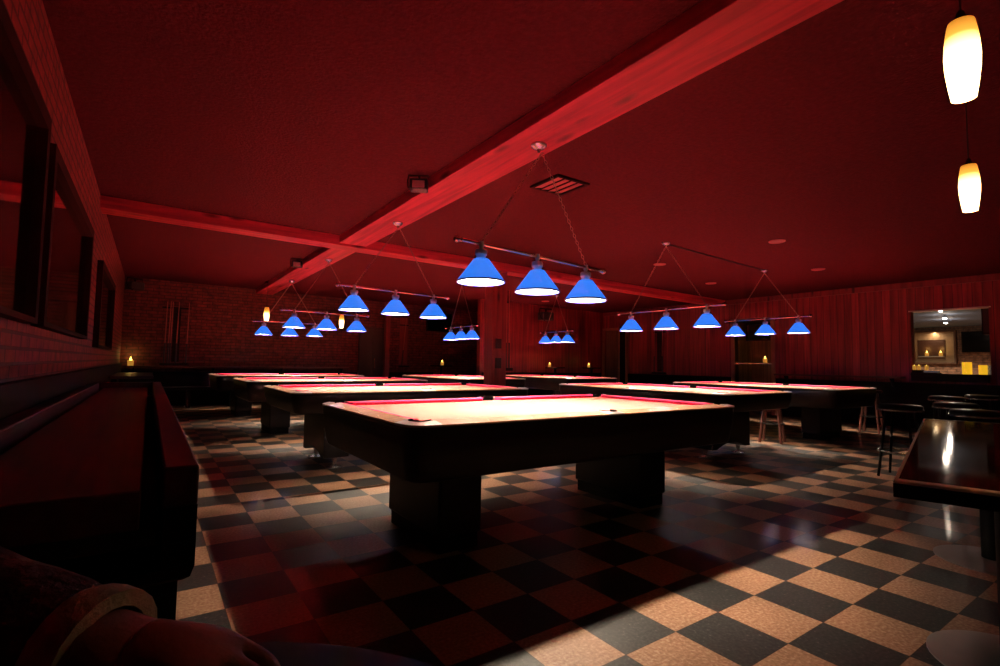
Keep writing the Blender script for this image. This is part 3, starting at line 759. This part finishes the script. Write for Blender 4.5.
# ------------------------------------------------------------------ long pedestal table at the right
ang = math.atan2(.239, .971)
t = thing('bar_table', 'long dark wooden table with pale metal edge at the right, on two disc-based columns', 'table', (3.40, .60, 0), ang)
L2, Wd = 1.37, .37
h = .75
MB().box(-L2+.0125, L2-.0125, -Wd+.0125, Wd-.0125, h-.05, h+.001).build('tabletop', M['table_top'], t)
def rr_(q, z): return [(-L2+q,-Wd+q,z),(L2-q,-Wd+q,z),(L2-q,Wd-q,z),(-L2+q,Wd-q,z)]
prof = [(.012, h-.0125)] + [(.010-.010*math.sin(PI/2*k/5), h-.0125+.002*k/5) for k in range(6)] + [(.013-.013*math.cos(PI/2*k/6), h-.0095+.012*math.sin(PI/2*k/6)) for k in range(7)] + [(.014, h-.0125)]
MB().loft([rr_(q, z) for q, z in prof], caps=False).build('edge_strip', M['edge'], t, smooth=60)
MB().box(-L2, L2, -Wd, Wd, h-.055, h-.0125).build('apron', M['black'], t)
for s in (-1, 1):
    MB().tube((s*.70,.055,.02),(s*.70,.055,h-.056),.055,n=20).build('column', M['matte_black'], t)
    MB().lathe([(.27,0),(.27,.006),(.20,.014),(.07,.022)], (s*.70,.055,0), 40).build('base_disc', M['base_disc'], t)

# ------------------------------------------------------------------ shuffleboard along the left wall
SX0, SX1, SY0, SY1 = WL+.055, .114, 1.455, 6.75
t = thing('shuffleboard_table', 'long dark shuffleboard table against the left brick wall', 'shuffleboard table', (0,0,0))
zr = .842
MB().box(SX1-.075, SX1, SY0, SY1, .745, zr).build('side_rail', M['shuffle_rail'], t, bevel=.006)
MB().box(SX0, SX0+.075, SY0, SY1, .745, zr).build('side_rail', M['shuffle_rail'], t, bevel=.006)
MB().box(SX0+.075, SX1-.075, SY1-.075, SY1, .745, zr).build('end_rail', M['shuffle_rail'], t, bevel=.006)
MB().box(SX0+.12, SX1-.115, SY0+.01, SY1-.20, .70, .792).build('playing_board', M['shuffle_bed'], t, bevel=.004)
MB().box(SX0+.075, SX1-.075, SY0+.01, SY1-.075, .66, .70).build('gutter', M['shuffle_black'], t)
rings = []
for z, i in ((.745,.0),(.60,.0),(.572,.008),(.562,.022)):
    rings.append([(SX0+i,SY0+.004+i,z),(SX1-i,SY0+.004+i,z),(SX1-i,SY1-i,z),(SX0+i,SY1-i,z)])
MB().loft([[(x,y,min(z,.66)) for x,y,z in r] for r in rings[1:]]).box(SX0,SX0+.07,SY0+.004,SY1,.6,.745).box(SX1-.07,SX1,SY0+.004,SY1,.6,.745).build('cabinet', M['matte_black'], t)
for y in (2.05, 4.1, 6.0):
    for x in (SX0+.09, SX1-.075):
        MB().tube((x,y,0),(x,y,.03),.055,.055,16).box(x-.07,x+.07,y-.07,y+.07,.03,.563).build('leg', M['matte_black'], t)
# bench against the back wall
t = thing('bench', 'low dark bench along the back wall, left behind the pool tables', 'bench', (1.2, 13.65, 0))
MB().box(-1.5,1.5,-.2,.2,.40,.46).build('seat', M['seat'], t, bevel=.015)
for x in (-1.3,-.43,.43,1.3): MB().box(x-.04,x+.04,-.17,.17,0,.40).build('leg', M['matte_black'], t)
t = thing('side_table', 'dark side counter beyond the far end of the shuffleboard table', 'table', (-.2, 10.2, 0))
MB().box(-.26,.26,-1.2,1.2,.80,.84).build('tabletop', M['shuffle_rail'], t, bevel=.008)
for x in (-.2,.2):
    for y in (-1.1,1.1): MB().box(x-.036,x+.03,y-.03,y+.03,0,.80).build('leg', M['matte_black'], t)

# ------------------------------------------------------------------ bar room through the opening
BXW = 22.0
struct('wall_bar', MB().box(BXW, BXW+.1, -1.5, 9.0, 0, 2.56), M['bar_brick'])
struct('wall_bar_side', MB().box(WR+.16, BXW, 9.0, 9.1, 0, 2.56).box(WR+.16, BXW, -1.6, -1.5, 0, 2.56), M['bar_ceiling'])
struct('ceiling_bar', MB().box(WR+.16, BXW+.1, -1.6, 9.1, 2.56, 2.66), M['bar_ceiling'])
struct('trim_8', MB().box(WR-.02, WR+.17, O1[0]-.03, O1[1]+.03, O1[3]-.02, O1[3]), M['edge'])
# counter of the pass-through
t = thing('bar_counter', 'dark counter top in the bar opening under the big candles', 'counter', (WR+.03, 2.91, 0))
MB().box(-.22,.28,-.53,.53,1.001,1.04).build('counter_top', M['matte_black'], t, bevel=.005)
MB().box(-.19,-.035,-.53,.53,.9,1.001).build('apron', M['matte_black'], t)

def bw(y, z): return (BXW, y*BXW/16.2, 1.1 + (z-1.1)*BXW/16.2)
def jar(label, loc, r, h):
    t = thing('candle_jar', label, 'candle', loc, 0, 'yellow candle jars on the bar counter')
    MB().lathe([(r*.9,0),(r,.008),(r,h),(r*.93,h),(r*.93,.02),(0,.018)], n=22, caps=False).build('glass', M['candle_glass'], t)
    MB().lathe([(0,.022),(r*.6,.022),(r*.6,h*.45),(0,h*.47)], n=14, caps=False).build('wax', M['wax'], t)
    l = bpy.data.lights.new('jar_glow', 'POINT'); l.energy = .6; l.color = (1,.6,.1); l.shadow_soft_size = .03
    lo = bpy.data.objects.new('jar_glow', l); C.objects.link(lo); lo.parent = t; lo.location = (0,0,h*.7)
jar('large yellow candle jar on the bar counter, left of the pair', (WR+.03, 2.68, 1.04), .068, .215)
jar('yellow candle jar at the right end of the bar counter', (WR+.03, 2.47, 1.04), .058, .165)
# patterned glass holder at the far right of the counter
t = thing('glass_tumbler', 'patterned glass tumbler right of the yellow candle jars', 'tumbler', (WR+.145, 2.415, 1.04))
MB().lathe([(.04,0),(.046,.01),(.050,.16),(.045,.16),(.041,.02),(0,.018)], n=18, caps=False).build('glass', M['blue_glass'], t)
mb = MB()
for k in range(8):
    w = 2*PI*k/8
    for j in range(4): mb.box(-.004,.004,-.006,.006,.02+.036*j,.04+.036*j) if False else mb.lathe([(.0,-.009),(.009,0),(0,.009)], (.050*math.cos(w+.4*(j%2)), .050*math.sin(w+.4*(j%2)), .03+.036*j), 6, caps=False)
mb.build('stud_pattern', M['matte_black'], t)
# small lit glasses at the left end of the opening
for y, lab in ((3.43,'leftmost little lit glass at the left edge of the bar opening'), (3.36,'middle little lit glass at the left end of the bar counter'), (3.245,'right one of three little lit glasses at the left end of the counter')):
    t = thing('votive_glass', lab, 'candle', (WR+.0, y, 1.105), 0, 'lit glasses at the left of the bar opening')
    MB().lathe([(.022,0),(.028,.01),(.030,.085),(.026,.085),(.024,.012),(0,.011)], n=14, caps=False).build('glass', M['wax'], t)
    MB().lathe([(0,.02),(.014,.035),(.016,.06),(0,.10)], n=10, caps=False).build('flame', M['flame'], t)
t = thing('tray', 'low tray of pale blue folded cloths at the left end of the bar counter', 'tray', (WR+.0, 3.24, 1.04))
MB().box(-.10,.10,-.20,.22,.0,.018).box(-.08,.08,.06,.21,.018,.064).build('tray_base', M['matte_black'], t, bevel=.004)
for y in (-.14,-.06,.0): MB().box(-.075,.075,y-.035,y+.035,.019,.05).build('folded_cloth', M['blue_glass'], t, bevel=.012)
# lit display recess on the brick wall
c = bw(4.19, 1.68)
t = thing('display_niche', 'tan lit display frame with a brown board on the bar brick wall', 'display frame', (BXW-.002, c[1], c[2]))
w, h = .53, .51
MB().box(-.03,0,-w,w,-h,h).build('back_panel', M['bar_panel'], t)
MB().box(-.22,-.03,-w-.05,-w,-h-.05,h+.05).box(-.22,-.03,w,w+.05,-h-.05,h+.05).box(-.22,-.03,-w,w,h,h+.05).box(-.22,-.03,-w,w,-h-.05,-h).build('frame', M['door_brown'], t)
MB().box(-.045,-.03,-.27,.47,-.30,.25).build('board', M['bar_panel_dark'], t)
MB().box(-.20,-.03,-.25,.42,-.335,-.305).build('shelf', M['edge'], t)  # shelf and two candles added in place of flames reflected in the frame
candle('left small candle added for a reflected flame in the tan display frame', (BXW-.14, c[1]+.20, c[2]-.304), 1.5, .5)
candle('right small candle added for a reflected flame in the tan display frame', (BXW-.14, c[1]-.17, c[2]-.304), 1.5, .5)
l = bpy.data.lights.new('display_light', 'AREA'); l.energy = 7; l.color = (1,.72,.42); l.shape = 'RECTANGLE'; l.size = .8; l.size_y = .06
lo = bpy.data.objects.new('display_light', l); C.objects.link(lo); lo.parent = t; lo.location = (-.12, 0, h-.02)
# television on the brick wall of the bar
c = bw(3.28, 1.79)
t = thing('mounted_television', 'large black television tilted on the bar brick wall seen through the opening', 'television', (BXW-.25, c[1]-.12, c[2]))
MB().box(-.03,.03,-.62,.62,-.34,.34).build('casing', M['matte_black'], t, bevel=.01)
MB().box(-.035,-.03,-.59,.59,-.31,.31).build('screen', M['screen'], t)
MB().box(.03,.24,-.08,.08,-.08,.08).build('wall_bracket', M['matte_black'], t)
# dark hanging speaker box at the top right of the opening
t = thing('mounted_speaker', 'dark hanging box speaker at the top right of the bar opening', 'speaker', (WR+1.2, 2.58, 2.14))
MB().box(-.12,.12,-.10,.10,-.34,.34).build('cabinet', M['matte_black'], t, bevel=.01)
MB().box(-.125,-.12,-.08,.08,-.30,.30).build('grille', M['outlet'], t)
MB().tube((0,0,.34),(0,0,.419),.02).build('bracket', M['frame'], t)
for x, y, lab in ((14.74, 3.70, 'front ceiling spotlight of the bar, highest of three in the opening'), (16.96, 4.18, 'middle ceiling spotlight of the bar seen through the opening'), (18.6, 4.56, 'rear ceiling spotlight of the bar, lowest of three in the opening')):
    t = thing('spotlight', lab, 'spotlight', (x, y, 2.56), 0, 'bar ceiling spotlights')
    MB().lathe([(.03,0),(.03,-.02),(.012,-.025),(.012,-.04)], n=14).lathe([(.02,-.035),(.05,-.05),(.055,-.10),(.048,-.10),(.04,-.06),(0,-.055)], n=18, caps=False).build('housing', M['chrome'], t)
    MB().lathe([(0,-.075),(.03,-.08),(.045,-.10),(.03,-.125),(0,-.13)], n=16, caps=False).build('lamp', M['spot'], t)
    l = bpy.data.lights.new('spot_light', 'POINT'); l.energy = 9; l.color = (1,.80,.62); l.shadow_soft_size = .05
    lo = bpy.data.objects.new('spot_light', l); C.objects.link(lo); lo.parent = t; lo.location = (0,0,-.2)
for y in (2.2, 5.6):  # two lamps added to brighten the bar room and its brick wall
    l = bpy.data.lights.new('bar_fill_light', 'SPOT'); l.energy = 600; l.spot_size = 2.5; l.spot_blend = .6; l.color = (1,.72,.46); l.shadow_soft_size = .08
    t = thing('added_downlight', 'lamp added to light the bar brick wall, %s' % ('by the television' if y < 4 else 'by the tan display frame'), 'spotlight', (19.5, y, 2.56), 0, 'added bar lamps')
    MB().lathe([(.08,0),(.08,-.03),(.07,-.03),(.05,-.01),(0,-.01)], n=18, caps=False).build('housing', M['chrome'], t)
    lo = bpy.data.objects.new('bar_fill_light', l); C.objects.link(lo); lo.parent = t; lo.location = (0,0,-.12)

# ------------------------------------------------------------------ foreground: round black table and a resting arm
t = thing('cocktail_table', 'round black table right below the camera, only its dark rim in view', 'table', (-.09, .27, 0))
MB().lathe([(.375,.765),(.39,.77),(.397,.785),(.39,.80),(.375,.802)], n=64).build('tabletop', M['matte_black'], t)
MB().lathe([(.22,0),(.22,.012),(.06,.03),(.035,.05),(.035,.74),(.10,.765)], n=28).build('pedestal', M['matte_black'], t)

p = thing('person', 'arm of a person resting on the near table: dark sleeve, pale cuff, bare hand', 'person', (-.22, .71, 0))
P0 = Vector((-.22, .71, 0))
def skin_mesh(name, chains, m, parent, lv=2):
    """chains: list of [(point, radius), ...]; chains after the first start at an existing vertex index"""
    vs, es, rs = [], [], []
    for start, ch in chains:
        prev = start
        for q, r in ch:
            vs.append(tuple(Vector(q) - P0)); rs.append(r); i = len(vs)-1
            if prev is not None: es.append((prev, i))
            prev = i
    me = bpy.data.meshes.new(name); me.from_pydata(vs, es, [])
    o = bpy.data.objects.new(name, me); C.objects.link(o); o.parent = parent
    k = o.modifiers.new('skin', 'SKIN'); k.use_smooth_shade = True
    for sv, r in zip(me.skin_vertices[0].data, rs): sv.radius = (r, r)
    me.skin_vertices[0].data[0].use_root = True
    s_ = o.modifiers.new('sub', 'SUBSURF'); s_.levels = lv; s_.render_levels = lv
    me.materials.append(m)
    return o
wr = Vector((-.012, .498, .872)); pl = Vector((.032, .458, .868)); kn = Vector((.054, .436, .866))
ax = (kn - wr).normalized(); up = Vector((0,0,1)); sd = ax.cross(up).normalized()      # sd points away from the camera side
chains = [(None, [((-.235,.725,.915), .040), ((-.12,.61,.893), .036), (wr, .031), (pl, .033)])]
n0 = 4
def finger(base_off, length, drop, rad, start=3):
    b = kn + sd*base_off
    pts = [(b, rad*1.25), (b + ax*length*.30 - up*drop*.15, rad*1.1), (b + ax*length*.46 - up*drop*.85, rad), (b + ax*length*.30 - up*drop*1.5, rad*.85)]
    chains.append((start, pts))
finger(-.030, .062, .030, .0088)
finger(-.010, .074, .032, .0095)
finger(.011, .070, .034, .0092)
finger(.030, .054, .034, .0080)
tb = wr + ax*.030 + sd*.028
chains.append((2, [(tb, .013), (tb + sd*.022 + ax*.022 - up*.018, .0105), (tb + sd*.026 + ax*.048 - up*.034, .0085)]))
skin_mesh('body', chains, M['skin'], p)
def ring(c, d, r1, r2, n=20):
    d = Vector(d).normalized(); a = d.cross(Vector((0,0,1))).normalized(); b = a.cross(d)
    return [tuple(Vector(c) - P0 + a*math.cos(2*PI*k/n)*r1 + b*math.sin(2*PI*k/n)*r2) for k in range(n)]
a0 = Vector((-.26,.75,.922)); a1 = wr - ax*.030
MB().loft([ring(a0.lerp(a1, k/10), a1-a0, (.060-.014*k/10)*(1+.05*math.sin(k*2.3)), (.056-.014*k/10)*(1+.04*math.sin(k*1.7))) for k in range(11)]).build('sleeve', M['sleeve'], p)
c0 = wr - ax*.034; c1 = wr - ax*.006
MB().loft([ring(c0, ax, .036, .034), ring(c0, ax, .047, .045), ring(c0.lerp(c1,.4), ax, .050, .048), ring(c1, ax, .048, .046), ring(c1, ax, .036, .034)], caps=False).build('cuff', M['cuff'], p)

# ------------------------------------------------------------------ camera, world, colour management
cd = bpy.data.cameras.new('camera'); cam = bpy.data.objects.new('camera', cd); C.objects.link(cam)
cd.sensor_width = 36; cd.lens = 504.886*36/1000; cd.clip_start = .02; cd.clip_end = 100
R_ = Vector((0.82168024,-0.56974206,0.01534793)); U_ = Vector((-0.04715591,-0.04112251,0.99804071)); B_ax = Vector((-0.56799463,-0.82079408,-0.06065627))
cam.matrix_world = Matrix(((R_[0],U_[0],B_ax[0],0),(R_[1],U_[1],B_ax[1],0),(R_[2],U_[2],B_ax[2],1.1012),(0,0,0,1)))
S.camera = cam
w = bpy.data.worlds.new('night'); w.use_nodes = True; w.node_tree.nodes['Background'].inputs[0].default_value = (.01,.005,.006,1); w.node_tree.nodes['Background'].inputs[1].default_value = .1
S.world = w
S.view_settings.view_transform = 'Standard'; S.view_settings.look = 'None'; S.view_settings.exposure = 0; S.view_settings.gamma = 1; S.view_settings.use_curve_mapping = False
S.cycles.use_denoising = True
S.cycles.max_bounces = 10; S.cycles.diffuse_bounces = 5; S.cycles.glossy_bounces = 5
S.cycles.sample_clamp_indirect = 8
S.cycles.caustics_reflective = False; S.cycles.caustics_refractive = False
